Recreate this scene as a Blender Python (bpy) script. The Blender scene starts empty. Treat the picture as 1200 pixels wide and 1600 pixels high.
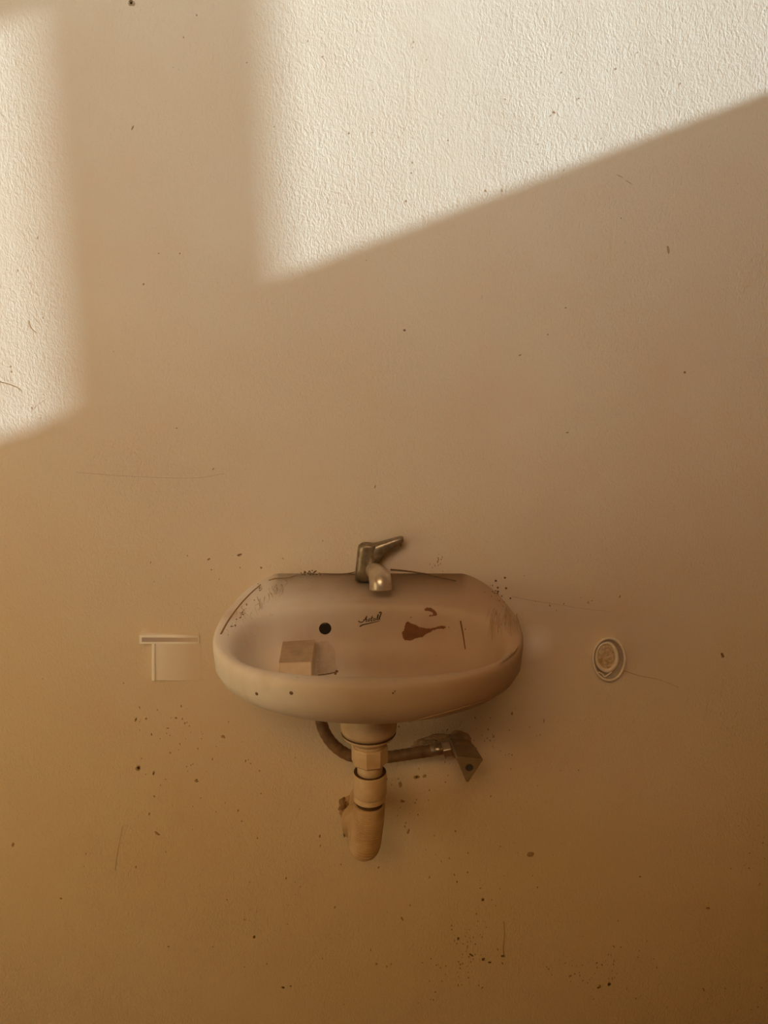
import bpy, bmesh, math, random
from mathutils import Vector, Matrix
from mathutils.bvhtree import BVHTree

random.seed(7)
S = bpy.context.scene
COL = S.collection

# ------------------------------------------------------------------ camera
PITCH = math.radians(12.0)
CAM = Vector((0.0, -1.09, 1.22))
FPX = 1200.0
cd = bpy.data.cameras.new('camera')
cd.sensor_fit = 'HORIZONTAL'
cd.sensor_width = 36.0
cd.lens = 36.0 * FPX / 1200.0
cd.clip_start = 0.01
cam = bpy.data.objects.new('camera', cd)
cam.location = CAM
cam.rotation_euler = (math.pi / 2 - PITCH, 0, 0)
COL.objects.link(cam)
S.camera = cam

# ------------------------------------------------------------------ world, sun, added fill lamps, exposure
S.view_settings.view_transform = 'Standard'
S.view_settings.look = 'None'
S.view_settings.gamma = 1.0
S.view_settings.exposure = 0.0
S.view_settings.use_curve_mapping = False
S.cycles.max_bounces = 6
S.cycles.diffuse_bounces = 4
W = bpy.data.worlds.new('sky')
S.world = W
W.use_nodes = True
W.node_tree.nodes['Background'].inputs[0].default_value = (1.0, 0.86, 0.66, 1)
W.node_tree.nodes['Background'].inputs[1].default_value = 0.03

RAKE = math.radians(18.0)          # horizontal angle between the sun's rays and the wall
SLOPE = 0.36                       # drop of the rays per metre along the wall
SUN = Vector((-1.0, math.tan(RAKE), -SLOPE)).normalized()      # travel direction
sl = bpy.data.lights.new('sun', 'SUN')
sl.energy = 7.5
sl.angle = math.radians(0.85)
sl.color = (0.64, 0.835, 1.0)
sun = bpy.data.objects.new('sun', sl)
sun.rotation_euler = SUN.to_track_quat('-Z', 'Y').to_euler()
COL.objects.link(sun)


def area(name, loc, aim, sx, sy, power, colour, spread=180):
    l = bpy.data.lights.new(name, 'AREA')
    l.shape = 'RECTANGLE'
    l.size, l.size_y = sx, sy
    l.energy = power
    l.color = colour
    l.spread = math.radians(spread)
    o = bpy.data.objects.new(name, l)
    o.location = loc
    o.rotation_euler = (Vector(aim) - Vector(loc)).to_track_quat('-Z', 'Y').to_euler()
    COL.objects.link(o)
    return o


# added unseen fill lamps: warm and cool behind the camera, one low at left
area('warm_back_fill', (-0.5, -2.5, 2.5), (-0.3, 0, 1.9), 1.6, 0.6, 9.0, (1.0, 0.43, 0.01), 80)
area('cool_back_fill', (-0.6, -2.5, 2.48), (-0.2, 0, 2.1), 1.5, 0.6, 5.55, (0.02, 0.63, 1.0), 60)
area('left_low_fill', (-1.42, -1.0, 0.8), (0, 0, 0.8), 0.9, 1.2, 6.0, (1.0, 0.79, 0.40))


# ------------------------------------------------------------------ helpers
def ray(px, py):
    d = Vector(((px - 600) / FPX, 0, 0))
    up = Vector((0, math.sin(PITCH), math.cos(PITCH)))
    fw = Vector((0, math.cos(PITCH), -math.sin(PITCH)))
    return (d - up * ((py - 800) / FPX) + fw)


def P(px, py, y):
    d = ray(px, py)
    return CAM + d * ((y - CAM.y) / d.y)


def mpp(p):
    """metres per photograph pixel at a point"""
    fw = Vector((0, math.cos(PITCH), -math.sin(PITCH)))
    return (p - CAM).dot(fw) / FPX


def link(name, bm, mat, parent=None, smooth=True, bevel=0.0):
    me = bpy.data.meshes.new(name)
    bmesh.ops.recalc_face_normals(bm, faces=bm.faces[:])
    bm.to_mesh(me)
    bm.free()
    if mat is not None:
        me.materials.append(mat)
    for p in me.polygons:
        p.use_smooth = smooth
    o = bpy.data.objects.new(name, me)
    COL.objects.link(o)
    if parent is not None:
        o.parent = parent
        o.matrix_parent_inverse = Matrix.Translation(parent.location).inverted()
    if bevel:
        b = o.modifiers.new('bevel', 'BEVEL')
        b.width = bevel
        b.segments = 2
        b.limit_method = 'ANGLE'
        b.angle_limit = math.radians(40)
        b.harden_normals = False
    return o


def thing(name, label, cat, loc):
    o = bpy.data.objects.new(name, None)
    o.empty_display_size = 0.05
    o.location = loc
    COL.objects.link(o)
    o['label'] = label
    o['category'] = cat
    return o


def bx(bm, lo, hi):
    vs = [bm.verts.new((x, y, z)) for x in (lo[0], hi[0]) for y in (lo[1], hi[1]) for z in (lo[2], hi[2])]
    for f in ((0, 1, 3, 2), (4, 6, 7, 5), (0, 4, 5, 1), (2, 3, 7, 6), (0, 2, 6, 4), (1, 5, 7, 3)):
        bm.faces.new([vs[i] for i in f])


def loft(bm, rings, cap0=True, cap1=True, closed=True):
    vr = [[bm.verts.new(p) for p in r] for r in rings]
    n = len(vr[0])
    for a, b in zip(vr, vr[1:]):
        for i in range(n if closed else n - 1):
            j = (i + 1) % n
            bm.faces.new((a[i], a[j], b[j], b[i]))
    if cap0:
        bm.faces.new(vr[0])
    if cap1:
        bm.faces.new(vr[-1])
    return vr


def lathe(bm, c, prof, seg=48, caps=(True, True), axis=Vector((0, 0, 1)), flat=None):
    """prof: (radius, offset along the axis)"""
    axis = axis.normalized()
    u = axis.orthogonal().normalized() if abs(axis.z) < 0.99 else Vector((1, 0, 0))
    v = axis.cross(u)
    rings = []
    for r, h in prof:
        rings.append([c + axis * h + (u * math.cos(t) + v * math.sin(t)) * r
                      for t in [2 * math.pi * k / seg + (flat or 0) for k in range(seg)]])
    loft(bm, rings, caps[0], caps[1])


def spline(pts, n):
    """Catmull-Rom through pts, n samples per span"""
    q = [pts[0] * 2 - pts[1]] + list(pts) + [pts[-1] * 2 - pts[-2]]
    out = []
    for i in range(1, len(q) - 2):
        a, b, c, d = q[i - 1], q[i], q[i + 1], q[i + 2]
        for k in range(n):
            t = k / n
            out.append(0.5 * ((2 * b) + (c - a) * t + (2 * a - 5 * b + 4 * c - d) * t * t + (3 * b - a - 3 * c + d) * t ** 3))
    out.append(pts[-1].copy())
    return out


def tube(bm, path, rad, seg=20, caps=True):
    """rad: number or function of (index, arc length)"""
    t0 = (path[1] - path[0]).normalized()
    u = t0.orthogonal().normalized()
    rings, s = [], 0.0
    for i, p in enumerate(path):
        t = (path[min(i + 1, len(path) - 1)] - path[max(i - 1, 0)]).normalized()
        u = (u - t * u.dot(t)).normalized()
        v = t.cross(u)
        if i:
            s += (p - path[i - 1]).length
        r = rad(i, s) if callable(rad) else rad
        rings.append([p + (u * math.cos(a) + v * math.sin(a)) * r for a in [2 * math.pi * k / seg for k in range(seg)]])
    loft(bm, rings, caps, caps)


# ------------------------------------------------------------------ materials
def mat_new(name):
    m = bpy.data.materials.new(name)
    m.use_nodes = True
    nt = m.node_tree
    b = nt.nodes['Principled BSDF']
    return m, nt, b


def N(nt, t, **kw):
    n = nt.nodes.new(t)
    for k, v in kw.items():
        if k in n.inputs.keys():
            n.inputs[k].default_value = v
        else:
            setattr(n, k, v)
    return n


def noise(nt, vec, scale, detail=4, rough=0.55, dist=0.0):
    n = N(nt, 'ShaderNodeTexNoise', Scale=scale, Detail=detail, Roughness=rough, Distortion=dist)
    nt.links.new(vec, n.inputs['Vector'])
    return n.outputs['Fac']


def ramp(nt, fac, lo, hi, c0=(0, 0, 0, 1), c1=(1, 1, 1, 1)):
    r = nt.nodes.new('ShaderNodeValToRGB')
    r.color_ramp.elements[0].position = lo
    r.color_ramp.elements[1].position = hi
    r.color_ramp.elements[0].color = c0
    r.color_ramp.elements[1].color = c1
    nt.links.new(fac, r.inputs[0])
    return r.outputs[0]


def mix(nt, fac, a, b, mode='MIX'):
    m = nt.nodes.new('ShaderNodeMix')
    m.data_type = 'RGBA'
    m.blend_type = mode
    for s, v in ((m.inputs[0], fac), (m.inputs[6], a), (m.inputs[7], b)):
        if isinstance(v, (int, float)):
            s.default_value = v
        elif isinstance(v, tuple):
            s.default_value = v
        else:
            nt.links.new(v, s)
    return m.outputs[2]


def math_n(nt, op, a, b=0.0):
    m = nt.nodes.new('ShaderNodeMath')
    m.operation = op
    for s, v in ((m.inputs[0], a), (m.inputs[1], b)):
        if isinstance(v, (int, float)):
            s.default_value = v
        else:
            nt.links.new(v, s)
    return m.outputs[0]


def obj_coord(nt, scale=(1, 1, 1)):
    g = nt.nodes.new('ShaderNodeNewGeometry')       # world position
    mp = nt.nodes.new('ShaderNodeMapping')
    mp.inputs['Scale'].default_value = scale
    nt.links.new(g.outputs['Position'], mp.inputs['Vector'])
    return mp.outputs[0]


def bump(nt, b, h, dist, strength=1.0):
    n = nt.nodes.new('ShaderNodeBump')
    n.inputs['Distance'].default_value = dist
    n.inputs['Strength'].default_value = strength
    nt.links.new(h, n.inputs['Height'])
    nt.links.new(n.outputs[0], b.inputs['Normal'])


def simple(name, col, rough=0.5, metal=0.0, var=0.25, dark=None, scale=60, spec=0.5, bmp=0.0, bscale=200):
    m, nt, b = mat_new(name)
    v = obj_coord(nt)
    f = ramp(nt, noise(nt, v, scale, 5, 0.6), 0.35, 0.75)
    d = dark or tuple(c * (1 - var) for c in col)
    c = mix(nt, f, (*col, 1), (*d, 1))
    nt.links.new(c, b.inputs['Base Color'])
    b.inputs['Roughness'].default_value = rough
    b.inputs['Metallic'].default_value = metal
    b.inputs['Specular IOR Level'].default_value = spec
    if bmp:
        bump(nt, b, noise(nt, v, bscale, 3), bmp)
    return m


WALL_A = (0.74, 0.635, 0.495)
WALL_B = (0.71, 0.585, 0.435)


def plaster(name):
    m, nt, b = mat_new(name)
    v = obj_coord(nt)
    big = ramp(nt, noise(nt, v, 3.0, 3, 0.5), 0.3, 0.7)
    c = mix(nt, big, (*WALL_A, 1), (*WALL_B, 1))
    mid = ramp(nt, noise(nt, v, 11.0, 4, 0.6), 0.42, 0.72)
    c = mix(nt, math_n(nt, 'MULTIPLY', mid, 0.16), c, (0.70, 0.50, 0.36, 1))
    # small dirt specks
    sp = ramp(nt, noise(nt, v, 95.0, 3, 0.65), 0.715, 0.76)
    c = mix(nt, math_n(nt, 'MULTIPLY', sp, 0.45), c, (0.20, 0.11, 0.05, 1))
    vs = obj_coord(nt, (60, 60, 26))
    st = ramp(nt, noise(nt, vs, 1.0, 4, 0.6), 0.72, 0.78)
    patch = ramp(nt, noise(nt, v, 5.0, 2, 0.5), 0.5, 0.66)
    c = mix(nt, math_n(nt, 'MULTIPLY', math_n(nt, 'MULTIPLY', st, patch), 0.4), c, (0.22, 0.12, 0.05, 1))
    # pale filler smear beside the basin
    vd = nt.nodes.new('ShaderNodeVectorMath'); vd.operation = 'DISTANCE'
    vd.inputs[1].default_value = P(836, 1003, 0)
    nt.links.new(v, vd.inputs[0])
    mr = nt.nodes.new('ShaderNodeMapRange'); mr.inputs[1].default_value = 0.036; mr.inputs[2].default_value = 0.010
    nt.links.new(math_n(nt, 'ADD', vd.outputs['Value'], math_n(nt, 'MULTIPLY', mid, 0.008)), mr.inputs[0])
    c = mix(nt, math_n(nt, 'MULTIPLY', mr.outputs[0], 0.85), c, (0.90, 0.84, 0.76, 1))
    nt.links.new(c, b.inputs['Base Color'])
    b.inputs['Roughness'].default_value = 0.85
    b.inputs['Specular IOR Level'].default_value = 0.2
    # stucco relief, heavier in patches
    vv = obj_coord(nt, (1.0, 1.0, 0.62))
    g1 = noise(nt, vv, 400.0, 2, 0.5, 0.5)
    g2 = noise(nt, vv, 190.0, 3, 0.6, 0.5)
    g3 = noise(nt, v, 14.0, 3, 0.5)
    amt = ramp(nt, noise(nt, v, 4.0, 2, 0.5), 0.3, 0.7, (0.35, 0.35, 0.35, 1), (1, 1, 1, 1))
    h = math_n(nt, 'ADD', math_n(nt, 'MULTIPLY', g1, 0.42), math_n(nt, 'MULTIPLY', g2, 0.55))
    h = math_n(nt, 'ADD', math_n(nt, 'MULTIPLY', h, amt), math_n(nt, 'MULTIPLY', g3, 0.6))
    bump(nt, b, h, 0.0027)
    return m


M_WALL = plaster('plaster')
M_OTHER = simple('far_plaster', (0.50, 0.33, 0.19), 0.9, scale=4)
M_FLOOR = simple('terracotta_floor', (0.42, 0.19, 0.07), 0.8, scale=8)
M_CEIL = simple('ceiling_paint', (0.62, 0.50, 0.36), 0.9, scale=4)

# ------------------------------------------------------------------ the setting
XL, XR, YF, ZC = -1.5, 1.5, -2.6, 2.95
T = 0.12


def struct(name, bm, mat):
    o = link(name, bm, mat, smooth=False)
    o['kind'] = 'structure'
    return o


bm = bmesh.new(); bx(bm, (XL - T, 0, 0), (XR + T, T, ZC)); wall_back = struct('wall_back', bm, M_WALL)
bm = bmesh.new(); bx(bm, (XL - T, YF - T, -T), (XR + T, T, 0)); struct('floor', bm, M_FLOOR)
bm = bmesh.new(); bx(bm, (XL - T, YF - T, ZC), (XR + T, T, ZC + T)); struct('ceiling', bm, M_CEIL)
bm = bmesh.new()
bx(bm, (XL, YF - T, 0), (-1.3, YF, ZC)); bx(bm, (0.3, YF - T, 0), (XR, YF, ZC)); bx(bm, (-1.3, YF - T, 2.8), (0.3, YF, ZC)); bx(bm, (-1.3, YF - T, 0), (0.3, YF, 2.2))
struct('wall_front', bm, M_OTHER)  # high opening added behind the two back fill lamps
bm = bmesh.new()        # left wall with a low opening added for the fill lamp
bx(bm, (XL - T, YF - T, 0), (XL, 0, 0.2)); bx(bm, (XL - T, YF - T, 1.4), (XL, 0, ZC))
bx(bm, (XL - T, YF - T, 0.2), (XL, -1.45, 1.4)); bx(bm, (XL - T, -0.55, 0.2), (XL, 0, 1.4))
struct('wall_left', bm, M_OTHER)


def to_window(px, py):
    """where the ray of sun that lands on the wall at a point comes through the right wall"""
    p = P(px, py, 0)
    k = (XR - p.x) / -SUN.x
    return p - SUN * k


# right wall: two openings side by side, a pier between them, the far one with a lower sill
w1, w2 = to_window(405, 450), to_window(96, 640)
sillA, sillB = to_window(700, 332).z, to_window(50, 664).z
HEAD = to_window(25, 14).z
yA1, yB0, yB1 = w1.y, w2.y, -1.05
bm = bmesh.new()
bx(bm, (XR, yA1, 0), (XR + T * 0.25, 0, sillA))
bx(bm, (XR, yA1, HEAD), (XR + T * 0.25, 0, ZC))
bx(bm, (XR, yB0, 0), (XR + T * 0.25, yA1, ZC))
bx(bm, (XR, yB1, 0), (XR + T * 0.25, yB0, sillB))
bx(bm, (XR, yB1, HEAD), (XR + T * 0.25, yB0, ZC))
bx(bm, (XR, YF - T, 0), (XR + T * 0.25, yB1, ZC))
struct('wall_right', bm, M_OTHER)
print('window', w1, w2, sillA, sillB, HEAD)

# ------------------------------------------------------------------ washbasin
CX = P(576, 990, -0.13).x
AW = 236 * mpp(P(576, 1000, -0.13))
YM = -0.135
YFRONT = -0.285
zb = P(575, 896, 0).z
zl = P(575, 945, -0.075).z
zf = P(575, 1072, YFRONT).z


def rim_z(y):
    t = max(0.0, min(1.0, -y / 0.075))
    if -y <= 0.075:
        return zb + (zl - zb) * (t * t * (3 - 2 * t) * 0.4 + t * 0.6)
    t = (-y - 0.075) / (-YFRONT - 0.075)
    return zl + (zf - zl) * min(1.0, t)


def outline(th, s=1.0, grow=0.0):
    """plan of the basin at angle th; truncated by the wall behind"""
    c, n = math.cos(th), math.sin(th)
    e = 2.0 / (2.5 if n > 0 else 2.35)
    b = 0.17 if n > 0 else (YM - YFRONT)
    x = CX + math.copysign(abs(c) ** e, c) * (AW * s + grow)
    y = YM + math.copysign(abs(n) ** e, n) * (b * s + grow)
    return x, min(y, 0.0)


SEG = 160
TH = [2 * math.pi * k / SEG for k in range(SEG)]
zbot = P(575, 1128, -0.125).z


def outer_ring(s, up):
    """underside ring: climbs towards the front the way a shallow bowl does"""
    yf = YM - (YM - YFRONT) * s
    z = P(575, 1131.5, yf).z + up
    return [Vector((*outline(th, s), z)) for th in TH]


def rim_ring(s, down):
    r = []
    for th in TH:
        x, y = outline(th, s)
        r.append(Vector((x, y, rim_z(y) - down)))
    return r


ICX, IYB, IYF = CX + 0.002, -0.072, -0.262
IYM = (IYB + IYF) / 2
IA = AW * 0.88


def inner_ring(s, drop, lift=0.0, shift=0.0):
    r = []
    for th in TH:
        c, n = math.cos(th), math.sin(th)
        e = 2.0 / 2.6
        x = ICX + math.copysign(abs(c) ** e, c) * IA * s
        y = IYM + shift + math.copysign(abs(n) ** e, n) * (IYB - IYF) / 2 * s
        yt = IYM + math.copysign(abs(n) ** e, n) * (IYB - IYF) / 2
        z = rim_z(yt) + lift - drop
        r.append(Vector((x, y, z)))
    return r


BOT = P(575, 1131.5, YM - (YM - YFRONT) * 0.28).z
rings = [outer_ring(0.28, 0), outer_ring(0.45, 0), outer_ring(0.62, 0.0004), outer_ring(0.77, 0.0015), outer_ring(0.88, 0.005),
         outer_ring(0.955, 0.012), outer_ring(0.99, 0.022), rim_ring(1.0, 0.012), rim_ring(1.0, 0.006), rim_ring(0.992, 0.002), rim_ring(0.98, 0.0)]
rings += [inner_ring(1.05, 0.0), inner_ring(1.01, 0.0012), inner_ring(0.98, 0.005), inner_ring(0.95, 0.014, 0, 0.002),
          inner_ring(0.91, 0.030, 0, 0.006), inner_ring(0.85, 0.047, 0, 0.011), inner_ring(0.74, 0.062, 0, 0.017), inner_ring(0.56, 0.073, 0, 0.023),
          inner_ring(0.32, 0.080, 0, 0.03), inner_ring(0.12, 0.082, 0, 0.03)]
bm = bmesh.new()
loft(bm, rings, True, True)


def basin_material():
    m, nt, b = mat_new('stained_glaze')
    v = obj_coord(nt)
    c = mix(nt, ramp(nt, noise(nt, v, 9.0, 4, 0.55), 0.35, 0.7), (0.52, 0.41, 0.30, 1), (0.46, 0.35, 0.25, 1))
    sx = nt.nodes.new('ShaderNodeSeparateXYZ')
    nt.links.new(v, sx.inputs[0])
    # side light painted in: greyish glaze paled at left, reddish mud darker at right
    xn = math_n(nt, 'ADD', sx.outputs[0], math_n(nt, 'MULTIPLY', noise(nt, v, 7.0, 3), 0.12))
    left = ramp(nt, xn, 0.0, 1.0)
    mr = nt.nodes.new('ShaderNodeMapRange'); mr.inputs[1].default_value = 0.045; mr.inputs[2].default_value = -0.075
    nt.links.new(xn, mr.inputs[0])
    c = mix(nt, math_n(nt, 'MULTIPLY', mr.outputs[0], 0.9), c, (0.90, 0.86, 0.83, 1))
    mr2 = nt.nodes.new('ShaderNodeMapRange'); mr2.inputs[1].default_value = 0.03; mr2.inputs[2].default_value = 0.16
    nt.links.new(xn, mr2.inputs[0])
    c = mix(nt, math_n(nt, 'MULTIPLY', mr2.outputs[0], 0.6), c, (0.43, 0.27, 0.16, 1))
    film = ramp(nt, noise(nt, obj_coord(nt, (14, 14, 5)), 1.0, 5, 0.6), 0.50, 0.74)
    c = mix(nt, math_n(nt, 'MULTIPLY', film, 0.35), c, (0.46, 0.24, 0.11, 1))
    sp = ramp(nt, noise(nt, v, 130.0, 3, 0.6), 0.72, 0.76)
    c = mix(nt, math_n(nt, 'MULTIPLY', sp, 0.5), c, (0.14, 0.07, 0.03, 1))
    nt.links.new(c, b.inputs['Base Color'])
    b.inputs['Roughness'].default_value = 0.55
    b.inputs['Specular IOR Level'].default_value = 0.35
    bump(nt, b, noise(nt, v, 60.0, 3), 0.0006)
    return m


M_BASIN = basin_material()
M_GRIME = simple('grime', (0.20, 0.115, 0.06), 0.9, scale=200)
M_RUST = simple('rust_stain', (0.20, 0.075, 0.025), 0.8, var=0.3, scale=150)
M_INK = simple('dark_print', (0.03, 0.02, 0.018), 0.7)
M_HOLE = simple('dark_hole', (0.02, 0.015, 0.012), 0.9)

basin = thing('washbasin', 'stained beige oval wall-hung washbasin with dark overflow hole and rust patch', 'washbasin',
              (CX, 0.0, BOT))
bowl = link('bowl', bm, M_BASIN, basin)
bpy.context.view_layer.update()
tmp = bmesh.new(); tmp.from_mesh(bowl.data)
tmp.transform(bowl.matrix_world if False else Matrix.Identity(4))
TREE = BVHTree.FromBMesh(tmp)
tmp.free()


def on_basin(px, py, lift=0.0006, wall=True):
    d = ray(px, py).normalized()
    h = TREE.ray_cast(CAM, d)
    if h[0] is None or h[0].y > -0.0005:
        return P(px, py, -lift), Vector((0, -1, 0))
    n = h[1]
    if n.dot(d) > 0:
        n = -n
    return h[0] + n * lift, n


def inside(poly, x, y):
    c = False
    for i in range(len(poly)):
        x0, y0 = poly[i]; x1, y1 = poly[i - 1]
        if (y0 > y) != (y1 > y) and x < (x1 - x0) * (y - y0) / (y1 - y0) + x0:
            c = not c
    return c


def decal(name, poly, mat, parent, step=1.0, th=0.0006, project=on_basin, jag=0.5):
    """a thin crust of stain lying on a surface"""
    x0 = min(p[0] for p in poly); x1 = max(p[0] for p in poly)
    y0 = min(p[1] for p in poly); y1 = max(p[1] for p in poly)
    b = bmesh.new()
    vv = {}

    def vert(i, j):
        if (i, j) not in vv:
            vv[i, j] = b.verts.new(project(x0 + i * step + random.uniform(-.25, .25) * step,
                                           y0 + j * step + random.uniform(-.25, .25) * step, th)[0])
        return vv[i, j]
    for i in range(int((x1 - x0) / step) + 1):
        for j in range(int((y1 - y0) / step) + 1):
            if inside(poly, x0 + (i + .5) * step + random.uniform(-jag, jag), y0 + (j + .5) * step + random.uniform(-jag, jag)):
                b.faces.new((vert(i, j), vert(i + 1, j), vert(i + 1, j + 1), vert(i, j + 1)))
    return link(name, b, mat, parent)


def stroke(b, pts, w, project=on_basin, n=6, seg=6):
    """pts in photograph pixels, w in pixels (number or start/end)"""
    q = spline([Vector((x, y, 0)) for x, y in pts], n)
    path = [project(p.x, p.y, 0.0003)[0] for p in q]
    k = mpp(path[0])
    L = len(path)
    if isinstance(w, (int, float)):
        w = (w, w)
    tube(b, path, lambda i, s: k * (w[0] + (w[1] - w[0]) * i / (L - 1)) * 0.5, seg)


# lettering on the basin
def Z4(pts):
    return [(530 + x / 5.714, 940 + y / 5.714) for x, y in pts]


b = bmesh.new()
for pts, w in [([(172, 172), (182, 181), (205, 182), (226, 162), (246, 128)], (1.6, 1.1)),
               ([(246, 128), (240, 155), (243, 181)], 1.4), ([(214, 164), (232, 160), (256, 160)], 0.9),
               ([(256, 172), (270, 152), (274, 166), (262, 177), (256, 172)], 1.0),
               ([(296, 128), (288, 152), (286, 172), (296, 170)], 1.3), ([(278, 149), (304, 143)], 0.9),
               ([(314, 148), (304, 158), (308, 169), (320, 164), (322, 152), (314, 148), (326, 152)], 1.0),
               ([(330, 164), (346, 138), (350, 115), (343, 122), (338, 152), (346, 163)], 1.1),
               ([(350, 162), (362, 132), (372, 104), (358, 100), (362, 92), (376, 94), (374, 110), (360, 150), (366, 161)], 1.2),
               ([(184, 223), (208, 208), (258, 196), (310, 184), (360, 172)], (2.0, 0.8))]:
    stroke(b, Z4(pts), w)
link('lettering', b, M_INK, basin)

decal('rust_patch', Z4([(600, 182), (616, 174), (642, 193), (690, 208), (722, 230), (760, 234), (800, 240), (850, 232), (882, 221),
                        (912, 212), (945, 219), (957, 232), (935, 241), (880, 244), (835, 258), (806, 276), (775, 288), (748, 314),
                        (700, 325), (640, 346), (588, 346), (568, 322), (560, 270), (580, 254), (588, 214)]), M_RUST, basin, 0.8)
decal('rust_patch', Z4([(760, 66), (790, 52), (830, 62), (862, 86), (876, 115), (866, 126), (800, 131), (806, 121), (842, 114),
                        (830, 95), (800, 82), (765, 83)]), M_RUST, basin, 0.7)
b = bmesh.new(); stroke(b, Z4([(1083, 172), (1100, 260), (1112, 330), (1126, 425)]), (2.4, 1.6)); link('scratch', b, M_RUST, basin)
b = bmesh.new()
for x, y, r in [(1125, 247, 6), (980, 229, 5), (640, 140, 6)]:
    px, py = Z4([(x, y)])[0]
    p, n = on_basin(px, py, 0.0)
    lathe(b, p, [(r / 5.7 * mpp(p), 0), (r / 8 * mpp(p), 0.0006)], 10, axis=n)
for px, py, r in [(401, 1084, 3.2), (455, 1083, 3.6), (614, 1083, 1.8), (617, 1080, 1.4), (526, 1049, 3), (524, 1053, 2.2)]:
    p, n = on_basin(px, py, 0.0)
    lathe(b, p, [(r * mpp(p), -0.0002), (r * .7 * mpp(p), 0.0006)], 10, axis=n)
o = link('specks', b, M_GRIME, basin); o['kind'] = 'stuff'

# overflow hole: a dark sunk eye with a narrow lip
p, n = on_basin(508, 982, 0.0)
k = mpp(p)
b = bmesh.new(); lathe(b, p, [(9.6 * k, -0.0008), (9.6 * k, 0.0004), (8.8 * k, 0.0005), (8.2 * k, 0.0002)], 32, (True, True), axis=n)
link('overflow_hole', b, M_HOLE, basin)

M_SOAP = simple('pale_block', (0.84, 0.72, 0.57), 0.5, dark=(0.72, 0.58, 0.42), scale=50)
# moulded soap block on the bowl's back wall, with a lit front face and a shaded right flank
zf0 = rim_z(IYM) - 0.078
A = P(436, 1036, -0.150); B = P(487, 1034, -0.150)
E = P(442, 1003, -0.098); F = P(492, 1000, -0.098)
b = bmesh.new()
loft(b, [[A, B, Vector((B.x, -0.160, zf0)), Vector((A.x, -0.160, zf0))],
         [E, F, Vector((F.x, -0.098, zf0)), Vector((E.x, -0.098, zf0))]], True, True)
block = link('soap_block', b, M_SOAP, basin, smooth=False, bevel=0.0015)
b = bmesh.new()
up = Vector((0, -0.0003, 0.0006))
gv = [[b.verts.new((A.lerp(B, u / 8)).lerp(E.lerp(F, u / 8), v / 6) + up) for u in range(9)] for v in range(7)]
for v in range(6):
    for u in range(8):
        b.faces.new((gv[v][u], gv[v][u + 1], gv[v + 1][u + 1], gv[v + 1][u]))
link('brown_film', b, simple('brown_film', (0.54, 0.41, 0.28), 0.7, scale=60), block)
decal('pale_smear', [(496, 1003), (512, 1000), (523, 1014), (527, 1051), (497, 1054)], simple('pale_smear_film', (0.60, 0.50, 0.41), 0.6), basin, 1.5, 0.0004, jag=0.9)
b = bmesh.new(); stroke(b, [(497, 1055), (510, 1053.5), (526, 1050.5)], (1.6, 2.4)); link('crack_line', b, M_GRIME, basin)

# grime and sealant along the joint with the wall
def edge_line(name, pts, w, mat):
    b = bmesh.new()
    stroke(b, pts, w, project=lambda x, y, l: (on_basin(x, y, l)), n=10)
    return link(name, b, mat, basin)


M_SEAL = simple('brown_sealant', (0.42, 0.28, 0.16), 0.85, scale=120)
edge_line('sealant', [(345, 991), (356, 971), (372, 949), (390, 929), (407, 914)], (3, 2.4), M_SEAL)
edge_line('sealant', [(500, 896), (520, 897), (540, 896.5), (562, 892)], (1.3, 1.6), M_GRIME)
edge_line('sealant', [(610, 890), (632, 892), (660, 896), (690, 903), (713, 908)], (3.2, 1.8), M_GRIME)
edge_line('sealant', [(420, 907), (432, 904), (450, 903), (462, 899), (476, 897)], (2.2, 1.6), M_SEAL)
edge_line('sealant', [(640, 1128), (680, 1117), (720, 1106), (765, 1092)], (1.2, 0.8), M_SEAL)
b = bmesh.new()
for i in range(26):
    px, py = random.uniform(470, 505), 894 + random.uniform(-2.5, 5)
    p, n = on_basin(px, py, 0.0)
    lathe(b, p, [(random.uniform(.7, 1.7) * mpp(p), 0), (0.4 * mpp(p), 0.0008)], 7, axis=n)
for i in range(20):
    a = random.gauss(0, 1)
    px, py = 778 + random.gauss(0, 12), 924 + random.gauss(0, 9)
    p, n = on_basin(px, py, 0.0)
    lathe(b, p, [(random.uniform(.5, 2.0) * mpp(p), 0), (0.3 * mpp(p), 0.0008)], 7, axis=n)
for i in range(20):
    t = random.random()
    px, py = 348 + 60 * t + random.gauss(0, 3), 992 - 80 * t + random.gauss(0, 3)
    p, n = on_basin(px + 4, py + 4, 0.0)
    lathe(b, p, [(random.uniform(.5, 1.8) * mpp(p), 0), (0.3 * mpp(p), 0.0008)], 7, axis=n)
o = link('grime_dots', b, M_GRIME, basin); o['kind'] = 'stuff'
# dry brush strokes at the right end
M_STROKE = simple('mud_strokes', (0.44, 0.28, 0.15), 0.9, scale=100)
b = bmesh.new()
for i in range(46):
    t = random.random()
    px, py = 765 + 40 * t + random.gauss(0, 4), 950 + 26 * random.random()
    L = random.uniform(10, 34)
    dx = random.gauss(0, 4) + (t - .5) * 10
    stroke(b, [(px, py), (px + dx * .5, py + L * .5), (px + dx, py + L)], (random.uniform(.6, 1.6), .3), n=4, seg=5)
o = link('mud_strokes', b, M_STROKE, basin); o['kind'] = 'stuff'
# grey scuffs along the left end
M_SCUFF = simple('grey_scuff', (0.48, 0.40, 0.32), 0.9, scale=100)
b = bmesh.new()
for i in range(34):
    t = random.random()
    px, py = 352 + 95 * t + random.gauss(0, 5), 985 - 75 * t ** .7 + random.gauss(0, 6)
    L = random.uniform(5, 16)
    stroke(b, [(px, py), (px + random.gauss(0, 2), py + L * .5), (px + random.gauss(0, 3), py + L)], (random.uniform(.4, 1.2), .2), n=3, seg=4)
o = link('scuffs', b, M_SCUFF, basin); o['kind'] = 'stuff'
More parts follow.
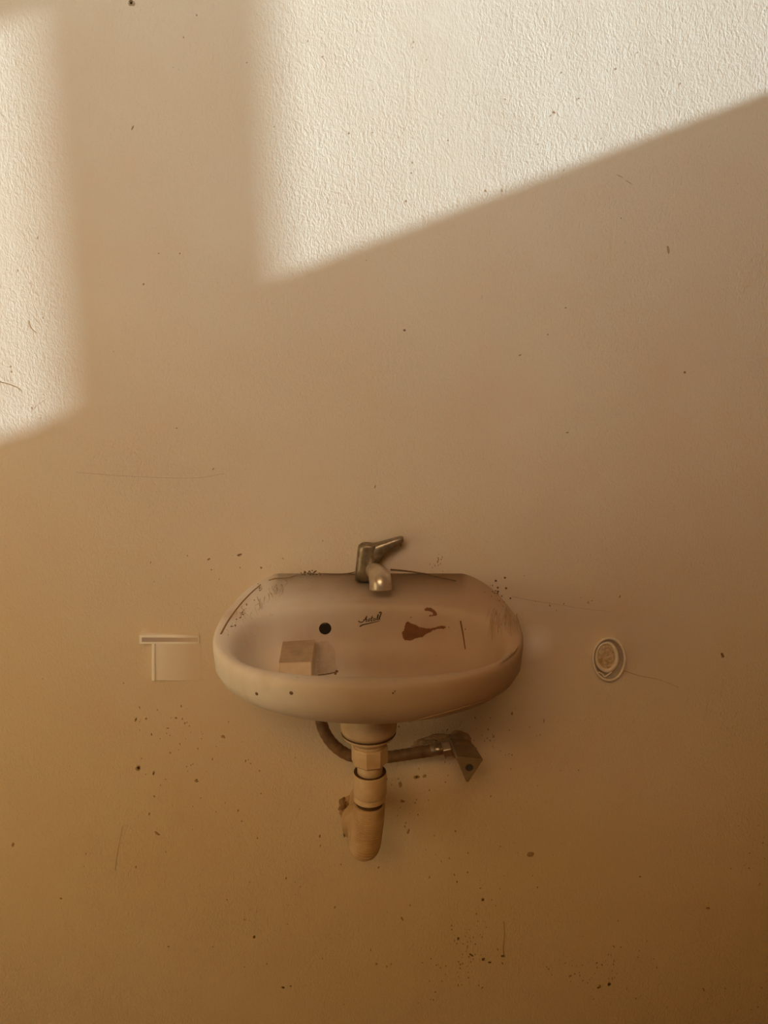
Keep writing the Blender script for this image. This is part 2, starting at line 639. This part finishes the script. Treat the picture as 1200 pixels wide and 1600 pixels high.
# drain in the bowl's floor
b = bmesh.new()
dc = Vector((ICX, IYM + 0.03, rim_z(IYM) - 0.079))
lathe(b, dc, [(0.026, -0.002), (0.026, 0.002), (0.021, 0.003), (0.019, -0.001)], 32)
M_STEEL = simple('worn_chrome', (0.52, 0.44, 0.35), 0.32, 0.85, var=0.35, scale=90)
link('drain_ring', b, M_STEEL, basin)

# ------------------------------------------------------------------ faucet
M_TAP = simple('tarnished_chrome', (0.36, 0.30, 0.22), 0.38, 0.75, dark=(0.16, 0.11, 0.06), scale=110, bmp=0.0004, bscale=160)
yt = -0.018
tap = thing('faucet', 'tarnished chrome single lever faucet on the back ledge of the washbasin', 'faucet', P(574, 893, yt))
kt = mpp(P(574, 880, yt))


def seg_ring(c, rx, ry, z, n=40, e=0.75):
    return [Vector((c.x + math.copysign(abs(math.cos(t)) ** e, math.cos(t)) * rx,
                    c.y + math.copysign(abs(math.sin(t)) ** e, math.sin(t)) * ry, z)) for t in [2 * math.pi * k / n for k in range(n)]]


b = bmesh.new()
zt0 = rim_z(yt) + 0.001
rings = []
for py, cx, w in [(900, 572, 17.5), (888, 572.5, 17), (870, 574, 16.5), (858, 575, 16.2), (852, 575.5, 15.6)]:
    q = P(cx, py, yt)
    rings.append(seg_ring(q, w * kt, 12.5 * kt, q.z))
for r in rings[:1]:
    for q in r:
        q.z = zt0
top = rings[-1]
q = P(575.5, 850.5, yt)
rings.append(seg_ring(q, 13 * kt, 12 * kt, q.z))
loft(b, rings)
tap_body = link('body', b, M_TAP, tap)
# lever: flat tapering arm rising to the right
b = bmesh.new()
rings = []
for px, py, hh, dep in [(572, 866, 15, 11.5), (584, 866, 17.5, 11.5), (591, 863, 15.5, 11), (597, 857.5, 11.5, 10.5), (604, 853, 9, 10), (612, 849, 7.2, 9.5), (620, 845.5, 6, 9), (627, 843, 5, 8), (630.5, 842.3, 3.4, 6.5)]:
    q = P(px, py, yt)
    r = []
    for t in [2 * math.pi * k / 24 for k in range(24)]:
        c, s_ = math.cos(t), math.sin(t)
        r.append(Vector((q.x - s_ * hh * kt * 0.12, q.y + math.copysign(abs(c) ** .55, c) * dep * kt, q.z + math.copysign(abs(s_) ** .6, s_) * hh * kt)))
    rings.append(r)
loft(b, rings)
lever = link('lever', b, M_TAP, tap)
b = bmesh.new()
q = P(573, 850.5, yt)
lathe(b, q, [(10 * kt, -0.001), (10 * kt, 0.001), (8.6 * kt, 0.0016), (8.2 * kt, 0.0006)], 32)
link('cap', b, M_TAP, lever)
q = P(626, 846, yt - 0.004)
b = bmesh.new(); lathe(b, q, [(1.6 * kt, 0.002), (1.8 * kt, -0.004), (1.2 * kt, -0.0075)], 12)
link('drip_screw', b, M_TAP, lever)
# spout: short rounded nose reaching forward over the bowl
M_SPOUT = simple('dull_chrome_spout', (0.66, 0.56, 0.45), 0.3, 0.55, dark=(0.48, 0.37, 0.26), scale=70)
b = bmesh.new()
pth = spline([P(580, 889, yt), P(586, 893, yt - 0.020), P(592, 899, yt - 0.040), P(594.5, 909, yt - 0.053), P(595, 922, yt - 0.056)], 8)
tube(b, pth, lambda i, s: (10.5 + 6.5 * min(1.0, i / 18)) * kt * (0.93 if i > len(pth) - 2 else 1), 32)
link('spout', b, M_SPOUT, tap)

# ------------------------------------------------------------------ waste pipe under the basin
M_PVC = simple('dusty_white_plastic', (0.70, 0.55, 0.38), 0.45, var=0.18, dark=(0.56, 0.38, 0.22), scale=45)
M_DARK = simple('dark_gap', (0.09, 0.045, 0.02), 0.9)
YP = -0.125
waste = thing('waste_pipe', 'cream plastic waste pipe with corrugated hose under the washbasin', 'pipe', P(575, 1300, YP))


def zrow(row, y=YP):
    return P(575, row, y).z


def col(name, cxpx, prof, mat, seg=48, caps=(True, True), flat=None):
    """prof: (radius px, row of the axis)"""
    b = bmesh.new()
    kk = mpp(P(575, prof[0][1], YP))
    c = P(cxpx, prof[0][1], YP)
    lathe(b, Vector((c.x, YP, 0)), [(r * kk, zrow(row)) for r, row in prof], seg, caps, flat=flat)
    return link(name, b, mat, waste, smooth=flat is None, bevel=0.0008 if flat is not None else 0)


kk = mpp(P(576, 1130, YP))
b = bmesh.new(); c = P(576, 1130, YP)
lathe(b, Vector((c.x, YP, 0)), [(43 * kk, BOT - 0.0008), (44.5 * kk, BOT - 0.006), (44 * kk, zrow(1135)), (42.5 * kk, zrow(1141))], 56)
link('flange_cup', b, M_PVC, waste)
col('gasket', 576, [(42.8, 1140.8), (42.8, 1143.2)], M_DARK)
col('flange_lip', 576, [(40.5, 1143), (41.5, 1145), (40, 1148), (33, 1153), (28, 1157)], M_PVC)
col('neck', 578, [(26, 1155), (25.5, 1165)], M_PVC)
col('hex_nut', 577.5, [(28.5, 1163), (29, 1166), (29, 1188), (26, 1191)], M_PVC, seg=8, flat=math.pi / 8 + 0.25)
col('tail_tube', 578, [(20.5, 1188), (20, 1200), (20, 1216)], M_PVC)
col('collar', 578, [(21.2, 1214), (21.2, 1207), (25, 1205.5), (26.3, 1208), (26, 1238), (25, 1240)], M_PVC, caps=(False, True))
col('collar_seal', 578, [(25, 1206.2), (25.2, 1205.2), (21, 1206)], M_DARK, caps=(True, True))
b = bmesh.new()
pr = []
for i in range(4):
    r0 = 1239 + i * 2.6
    pr += [(24.4, r0), (25.0, r0 + 0.7), (24.4, r0 + 1.3), (23.0, r0 + 1.9)]
c = P(577.5, 1240, YP); kk = mpp(c)
lathe(b, Vector((c.x, YP, 0)), [(r * kk, zrow(row)) for r, row in pr], 48)
link('thread', b, M_PVC, waste)
col('gap_ring', 577, [(21, 1247), (20.5, 1262)], M_DARK)

# corrugated hose
M_HOSE = simple('corrugated_plastic', (0.62, 0.45, 0.29), 0.5, dark=(0.46, 0.29, 0.15), scale=40)
z0 = P(570, 1325, YP).z
pts = [P(577, 1255.5, YP), P(576, 1275, YP), P(573.5, 1298, YP), P(570.5, 1317, YP + 0.003), Vector((P(568, 1325, YP).x, YP + 0.017, z0 - 0.004)),
       Vector((P(565, 1325, YP).x, YP + 0.045, z0)), Vector((P(558, 1325, YP).x, YP + 0.08, z0 + 0.004))]
dense = spline(pts, 70)
b = bmesh.new()
kk = mpp(pts[1])
PITCHR = 0.0031


def corr(i, s):
    ph = (s % PITCHR) / PITCHR
    return kk * (21.8 + 2.8 * (1 if 0.22 < ph < 0.72 else (0.1 if ph < 0.1 or ph > 0.85 else 0.55)))


# resample evenly so every ridge keeps its profile
res, acc, stepl = [dense[0]], 0.0, PITCHR / 6
for a_, b_ in zip(dense, dense[1:]):
    L = (b_ - a_).length
    acc += L
    while acc >= stepl:
        acc -= stepl
        res.append(b_ + (a_ - b_) * (acc / L))
tube(b, res, corr, 36)
link('corrugated_hose', b, M_HOSE, waste)
# smooth elbow the hose is pushed into, at the wall
b = bmesh.new()
ke = mpp(P(560, 1318, -0.03))
pe = spline([Vector((P(561, 1325, YP).x, YP + 0.050, z0 + 0.001)), Vector((P(558, 1325, YP).x, YP + 0.075, z0 + 0.003)), Vector((P(557, 1325, YP).x, YP + 0.10, z0 + 0.004)),
             Vector((P(558, 1325, YP).x, 0.012, z0 + 0.004))], 8)
tube(b, pe, lambda i, s: ke * (27.0 - 12.0 * min(1.0, max(0.0, (s - 0.018) / 0.02))), 32)
link('wall_sleeve', b, M_HOSE, waste)

# ------------------------------------------------------------------ supply hose and stop valve
M_RUBBER = simple('dirty_braided_hose', (0.28, 0.17, 0.09), 0.6, dark=(0.15, 0.08, 0.04), scale=60)
hose = thing('supply_hose', 'thin brown water supply hose curving behind the waste pipe to the stop valve', 'hose', P(575, 1184, -0.05))
yh = -0.055
hp = spline([P(500, 1105, yh), P(503, 1132, yh), P(512, 1152, yh), P(526, 1168, yh), P(546, 1180, yh), P(575, 1185, yh), P(605, 1183, yh), P(640, 1178, yh), P(676, 1172.5, yh)], 24)
b = bmesh.new(); kh = mpp(hp[40])
tube(b, hp, lambda i, s: kh * (9.2 + 0.25 * math.sin(s / 0.0016)), 20)
link('tube', b, M_RUBBER, hose)
b = bmesh.new(); tube(b, [P(673, 1173, yh), P(684, 1171, yh), P(694, 1169, yh)], 9.8 * kh, 24); link('ferrule', b, M_STEEL, hose)

valve = thing('stop_valve', 'dull metal angle stop valve with triangular handle right of the waste pipe', 'valve', P(712, 1165, 0))
M_VALVE = simple('dull_brass', (0.36, 0.24, 0.13), 0.42, 0.55, dark=(0.22, 0.13, 0.07), scale=70)
M_HANDLE = simple('grey_handle', (0.28, 0.215, 0.14), 0.4, 0.2, dark=(0.20, 0.13, 0.07), scale=50)
b = bmesh.new()
d0 = P(691, 1170, yh); d1 = P(706, 1167, yh)
lathe(b, d0, [(11, 0), (14.5, 0.0012), (14.5, (d1 - d0).length - 0.001), (12, (d1 - d0).length)] and [(11 * kh, 0), (14 * kh, 0.0012), (14 * kh, (d1 - d0).length - 0.001), (12 * kh, (d1 - d0).length)], 6, axis=d1 - d0)
link('nut', b, M_STEEL, valve, smooth=False, bevel=0.0008)
b = bmesh.new()
tube(b, [P(704, 1167, yh), P(713, 1166, yh), P(724, 1166, yh)], 11 * kh, 24)
tube(b, spline([P(714, 1160, 0.005), P(714, 1161, -0.02), P(716, 1165, -0.05), P(721, 1172, -0.072)], 6), lambda i, s: (15 - s * 20) * kh, 28)
link('valve_body', b, M_VALVE, valve)
b = bmesh.new()
yf_ = -0.098


def tri(scale, y, cx, cy):
    pts = [(711, 1182), (755, 1186), (729.5, 1224)]
    m = (sum(p[0] for p in pts) / 3, sum(p[1] for p in pts) / 3)
    out = []
    for i in range(3):
        a, c, d = pts[i - 1], pts[i], pts[(i + 1) % 3]
        for t in (0.16, 0.07):
            out.append((c[0] + (a[0] - c[0]) * t, c[1] + (a[1] - c[1]) * t))
        for t in (0.07, 0.16):
            out.append((c[0] + (d[0] - c[0]) * t, c[1] + (d[1] - c[1]) * t))
    return [P(cx + (x - m[0]) * scale, cy + (z - m[1]) * scale, y) for x, z in out]


loft(b, [tri(0.80, -0.056, 717, 1165), tri(0.92, -0.070, 723, 1176), tri(1.06, -0.094, 732, 1196), tri(1.02, yf_, 732.3, 1197.5)])
handle = link('handle', b, M_HANDLE, valve, smooth=False, bevel=0.001)
b = bmesh.new()
lathe(b, P(733, 1199, yf_ + 0.0004), [(6.2 * kh, 0), (5.6 * kh, 0.0012), (4.5 * kh, 0.0006)], 24, axis=Vector((0, -1, 0)))
link('handle_cap', b, simple('dark_cap', (0.06, 0.05, 0.045), 0.5), handle)

# ------------------------------------------------------------------ small ledge box, left of the basin
def paint_fade(name, a, c, x0, x1):
    """whitewash worn off towards one end, where wall plaster was smeared over it"""
    m, nt, b = mat_new(name)
    v = obj_coord(nt)
    sx = nt.nodes.new('ShaderNodeSeparateXYZ')
    nt.links.new(v, sx.inputs[0])
    mr = nt.nodes.new('ShaderNodeMapRange')
    mr.inputs[1].default_value, mr.inputs[2].default_value = x0, x1
    nt.links.new(math_n(nt, 'ADD', sx.outputs[0], math_n(nt, 'MULTIPLY', noise(nt, v, 40.0, 3), 0.012)), mr.inputs[0])
    nt.links.new(mix(nt, mr.outputs[0], (*a, 1), (*c, 1)), b.inputs['Base Color'])
    b.inputs['Roughness'].default_value = 0.7
    return m


xa, xb = P(238, 1030, -0.02).x, P(312, 1030, 0).x
M_BODY = paint_fade('smeared_whitewash', (0.95, 0.90, 0.84), (0.74, 0.625, 0.48), xa, xb - 0.004)
M_EDGE = paint_fade('pale_edge', (1.0, 0.98, 0.95), (0.74, 0.62, 0.48), xa + 0.035, xb + 0.012)
M_INSET = paint_fade('slate_inset', (0.46, 0.39, 0.38), (0.68, 0.55, 0.41), xa - 0.01, xb)
ledge = thing('wall_ledge', 'small whitewashed box ledge with overhanging top left of the washbasin', 'ledge', P(270, 1063, 0))


def wedge(name, x0, y0, x1, y1, d0, d1, mat, back=0.0, bevel=0.0012, parent=None):
    """block between two pixel corners on the wall; d0/d1 are how far it stands out at its left/right end"""
    b = bmesh.new()
    fr = [P(x0, y0, -d0), P(x1, y0, -d1), P(x1, y1, -d1), P(x0, y1, -d0)]
    bk = [Vector((q.x, -back, q.z)) for q in fr]
    loft(b, [fr, bk])
    return link(name, b, mat, parent or ledge, smooth=False, bevel=bevel)


wedge('body', 239, 1004, 314, 1063, 0.008, 0.0002, M_BODY, bevel=0)
wedge('side_trim', 237, 1005, 242, 1064, 0.0100, 0.0097, M_EDGE)
slab = wedge('top_slab', 217.5, 992.5, 312, 1006.5, 0.0120, 0.0012, M_EDGE)
wedge('inset_strip', 221.5, 996.5, 309, 1002.8, 0.0126, 0.0018, M_INSET, bevel=0.0, parent=slab)

# ------------------------------------------------------------------ open pipe socket, right of the basin
M_SOCK = simple('pale_socket_rim', (0.92, 0.82, 0.68), 0.55, scale=80)
M_SGREY = simple('grey_socket_wall', (0.42, 0.35, 0.28), 0.7, scale=60)
M_PLUG = simple('crumbly_filler', (0.74, 0.60, 0.42), 0.9, dark=(0.26, 0.15, 0.05), scale=180, bmp=0.002, bscale=220)
sock = thing('pipe_socket', 'pale oval open pipe socket set in the wall right of the washbasin', 'socket', P(952, 1030, 0))
ks = mpp(P(952, 1030, 0))


def oval_rings(b, spec, seg=56, caps=(False, False), wob=0.0, seed=0):
    """spec: (centre px x, y, rx px, ry px, depth in front of the wall)"""
    rr = random.Random(seed)
    ph = [rr.uniform(0, 6.28) for _ in range(4)]
    rings = []
    for cx, cy, rx, ry, d in spec:
        r = []
        for i in range(seg):
            t = 2 * math.pi * i / seg
            w = 1 + wob * (math.sin(2 * t + ph[0]) + 0.7 * math.sin(3 * t + ph[1]) + .5 * math.sin(5 * t + ph[2]))
            r.append(P(cx + rx * w * math.cos(t), cy + ry * w * math.sin(t), -d))
        rings.append(r)
    loft(b, rings, *caps)


b = bmesh.new(); oval_rings(b, [(952, 1030, 26.5, 35.2, 0.0), (952, 1030, 26.5, 35.2, 0.010), (952, 1030, 25.2, 34, 0.0125), (951.8, 1030, 23.3, 32, 0.0122), (951.5, 1030, 22.8, 31.2, 0.010)], wob=0.008, seed=3)
link('outer_rim', b, M_SOCK, sock)
b = bmesh.new(); oval_rings(b, [(951.5, 1030, 23.2, 31.6, 0.0105), (950.5, 1029, 20, 28, 0.006), (949, 1027, 16, 22, 0.004)], caps=(False, True))
link('socket_wall', b, M_SGREY, sock)
b = bmesh.new(); oval_rings(b, [(948.5, 1027, 18.2, 25, 0.004), (948.3, 1027, 18, 24.5, 0.012), (948, 1026.5, 16.4, 22.5, 0.0135), (947.8, 1026, 14, 20, 0.0125), (947.5, 1026, 13, 19, 0.008)], wob=0.018, seed=8)
link('inner_ring', b, M_SOCK, sock)
b = bmesh.new(); oval_rings(b, [(947.5, 1026, 14, 20, 0.0075), (948, 1027, 9, 13, 0.0095), (949, 1029, 4, 7, 0.010)], caps=(False, True), wob=0.04, seed=5)
link('filler', b, M_PLUG, sock)
b = bmesh.new(); stroke(b, [(935, 1050), (941, 1053), (945, 1057), (952, 1053), (956, 1050)], 2.4, project=lambda x, y, l: (P(x, y, -0.0115), None)); link('torn_lip', b, M_SOCK, sock)

# ------------------------------------------------------------------ marks on the wall: chips, cracks, broken plaster
def on_wall(px, py, lift=0.0003):
    return P(px, py, -lift), Vector((0, -1, 0))


M_CHIP = simple('bare_chip', (0.44, 0.30, 0.17), 0.95, scale=150)
M_BROKEN = simple('broken_plaster', (0.50, 0.34, 0.20), 0.95, dark=(0.30, 0.18, 0.09), scale=120, bmp=0.003, bscale=150)


def blob(b, px, py, rx, ry, ang=0.0, rr=random, n=9, h=0.0007):
    c, s_ = math.cos(ang), math.sin(ang)
    ring0, ring1 = [], []
    for i in range(n):
        t = 2 * math.pi * i / n
        k = rr.uniform(0.6, 1.2)
        x, y = rx * k * math.cos(t), ry * k * math.sin(t)
        ring0.append(P(px + c * x - s_ * y, py + s_ * x + c * y, 0.0))
        x, y = x * .6, y * .6
        ring1.append(P(px + c * x - s_ * y, py + s_ * x + c * y, -h))
    loft(b, [ring0, ring1], False, True)


b = bmesh.new()
R = random.Random(21)
for px, py, rx, ry, an in [(632, 516, 2.5, 1.8, 0), (884, 481, 2, 1.5, 0), (812, 555, 2.5, 1.2, -.5), (1070, 582, 2.2, 2, 0), (856, 523, 1.4, 1.4, 0),
                           (886, 676, 2.5, 1, 0), (276, 669, 1.6, 1.6, 0), (333, 733, 2.4, 1, -.7), (375, 867, 5, 2, -.4), (326, 874, 2.5, 1.5, -.6),
                           (408, 887, 2, 2, 0), (1129, 1024, 2.2, 4.5, .2), (216, 1200, 5, 4, 0), (240, 1208, 1.6, 4, .2), (307, 1220, 4, 3, .3),
                           (349, 1151, 4, 2, .5), (246, 1303, 6, 2.5, .6), (233, 1272, 2, 3, .4), (212, 1124, 1.5, 4, .4), (228, 1123, 2, 2, .6), (275, 1122, 2.5, 1.5, 0),
                           (262, 1138, 2, 1.2, 0), (408, 1240, 1.5, 1.2, 0), (397, 1464, 2.5, 3, 0), (95, 1404, 2.5, 1.5, 0), (829, 1335, 6, 4, 0), (754, 1406, 2.5, 2.5, .3),
                           (952, 1538, 3, 3, 0), (936, 1543, 3.5, 2, -.3), (1106, 1419, 4, 2.2, 0), (628, 1435, 1.6, 4, -.4), (714, 1378, 1, 2, 0), (702, 1341, 1, 2, 0),
                           (651, 1214, 5, 4, 0), (664, 1212, 3, 3, 0), (625, 1226, 3, 5, .2), (629, 1252, 4, 3, 0), (786, 1494, 4, 2, 0), (442, 1543, 3, 2, 0), (454, 1541, 2, 2, 0),
                           (638, 1299, 2, 4, .3), (206, 5, 5, 5, .2), (20, 1320, 2, 4, .3), (586, 760, 1.2, 3, .2), (800, 1115, 2, 4, .1), (850, 1126, 1, 4, .1), (588, 1506, 2, 2, 0),
                           (207, 200, 1.5, 4, .4), (281, 396, 1.4, 1.4, 0), (248, 396, 1.2, 1.2, 0), (224, 444, 1.6, 1.6, 0), (680, 1550, 2, 1.2, 0), (1000, 1370, 2, 1.5, 0),
                           (968, 275, 6, .8, .45), (983, 285, 8, .6, .55), (1044, 390, 2, 8, -.2)]:
    blob(b, px, py, rx, ry, an, R)
for cx, cy, sx_, sy_, n in [(735, 1478, 22, 22, 46), (715, 1520, 40, 16, 26), (940, 1505, 50, 22, 40), (745, 1160, 30, 22, 30), (690, 1140, 50, 16, 22), (640, 1240, 50, 40, 26),
                            (1170, 1340, 26, 30, 18), (340, 1170, 60, 40, 34), (260, 1130, 40, 16, 16), (740, 1350, 60, 50, 26), (920, 1520, 20, 14, 20), (682, 878, 8, 6, 14),
                            (250, 1330, 110, 100, 30), (900, 940, 50, 8, 12), (1110, 1550, 40, 30, 18), (560, 1250, 60, 60, 20), (500, 1450, 120, 80, 24), (300, 900, 90, 40, 12),
                            (800, 1180, 60, 50, 18), (700, 60, 300, 80, 30), (700, 220, 150, 80, 24), (40, 500, 30, 120, 16)]:
    for i in range(n):
        r = R.uniform(.5, 1.7)
        blob(b, R.gauss(cx, sx_), R.gauss(cy, sy_), r * R.uniform(.5, 1), r * R.uniform(1, 1.8), R.gauss(0, .5), R, 6)
o = link('chips', b, M_CHIP, wall_back); o['kind'] = 'stuff'
b = bmesh.new()
for px, py, rx, ry, an in [(632, 516, 2.4, 1.7, 0), (1070, 582, 2.0, 2, 0), (1129, 1024, 2, 4.2, -.4), (240, 1208, 1.5, 3.6, .2), (326, 874, 2.4, 1.3, -.6), (374, 867, 4.6, 1.7, -.4),
                           (754, 1406, 2.5, 2.2, .3), (952, 1538, 2.8, 2.8, 0), (936, 1543, 3.2, 1.8, -.3), (216, 1200, 4, 3.4, 0), (765, 1504, 3.4, 2, .2), (755, 1499, 2.4, 3, .2),
                           (716, 1467, 2, 3, .3), (736, 1492, 4, 1.6, .6), (786, 1494, 3.6, 1.6, 0), (714, 1378, 1, 2, 0), (651, 1214, 3.4, 2.6, 0), (375, 887, 1, 1, 0), (408, 887, 1.2, 1.2, 0),
                           (212, 1124, 1.4, 3, .4), (397, 1464, 2, 2.6, 0), (603, 1220, 1.8, 5, .2), (205, 4, 4.5, 4.5, .2), (442, 1543, 2.6, 1.6, 0)]:
    blob(b, px, py, rx, ry, an, R)
o = link('dark_chips', b, M_GRIME, wall_back); o['kind'] = 'stuff'
b = bmesh.new()
M_CRACK = simple('hairline', (0.53, 0.40, 0.27), 0.95, scale=80)
for pts, w in [([(787, 1440), (788, 1460), (786, 1480), (787, 1492)], (1, 1.6)), ([(975, 1048), (1000, 1056), (1030, 1062), (1060, 1074)], (1.2, .5)),
               ([(800, 932), (830, 938), (868, 944), (905, 950), (955, 956)], (.8, .4)), ([(0, 596), (16, 600), (30, 606), (36, 612)], (1.4, .5)), ([(52, 640), (60, 632), (75, 622)], .6),
               ([(46, 500), (50, 512), (58, 520)], (1.4, .6)), ([(120, 738), (200, 744), (300, 747), (350, 740)], .5), ([(180, 1360), (183, 1335), (192, 1290)], (.7, .3))]:
    stroke(b, pts, w, project=on_wall, seg=5)
o = link('hairline_cracks', b, M_CRACK, wall_back); o['kind'] = 'stuff'


def crater(name, poly, mat, label=None, h=0.004, seed=1):
    """ragged lump of broken plaster standing proud of the wall around a pipe"""
    rr = random.Random(seed)
    b = bmesh.new()
    x0 = sum(p[0] for p in poly) / len(poly); y0 = sum(p[1] for p in poly) / len(poly)
    pts = spline([Vector((x, y, 0)) for x, y in poly + poly[:1]], 5)[:-1]
    rings = []
    for f, d in ((1.0, 0.0), (0.93, 0.5), (0.78, 1.0), (0.55, .75), (0.25, .8)):
        rings.append([P(x0 + (p.x - x0) * f + rr.uniform(-.8, .8), y0 + (p.y - y0) * f + rr.uniform(-.8, .8), -h * d * rr.uniform(.6, 1.3)) for p in pts])
    loft(b, rings, False, True)
    o = link(name, b, mat, wall_back)
    return o


crater('broken_plaster', [(642, 1168), (650, 1157), (664, 1152), (680, 1146), (700, 1147), (716, 1140), (734, 1150), (736, 1172), (716, 1186), (690, 1172), (664, 1160)], M_BROKEN, seed=4)
crater('broken_plaster', [(529, 1256), (538, 1246), (556, 1240), (574, 1250), (576, 1290), (562, 1312), (545, 1308), (538, 1288), (531, 1272)], M_BROKEN, h=0.006, seed=5)
M_CAVITY = simple('cavity', (0.13, 0.07, 0.035), 0.95, scale=150)
b = bmesh.new()
blob(b, 543, 1284, 5, 24, 0.16, random.Random(2), 14, 0.009)
link('wall_cavity', b, M_CAVITY, wall_back)
b = bmesh.new()
blob(b, 536, 1257, 8, 11, 0.3, random.Random(5), 14, 0.008)
link('wall_cavity', b, simple('dug_plaster', (0.30, 0.17, 0.09), 0.95, scale=200), wall_back)
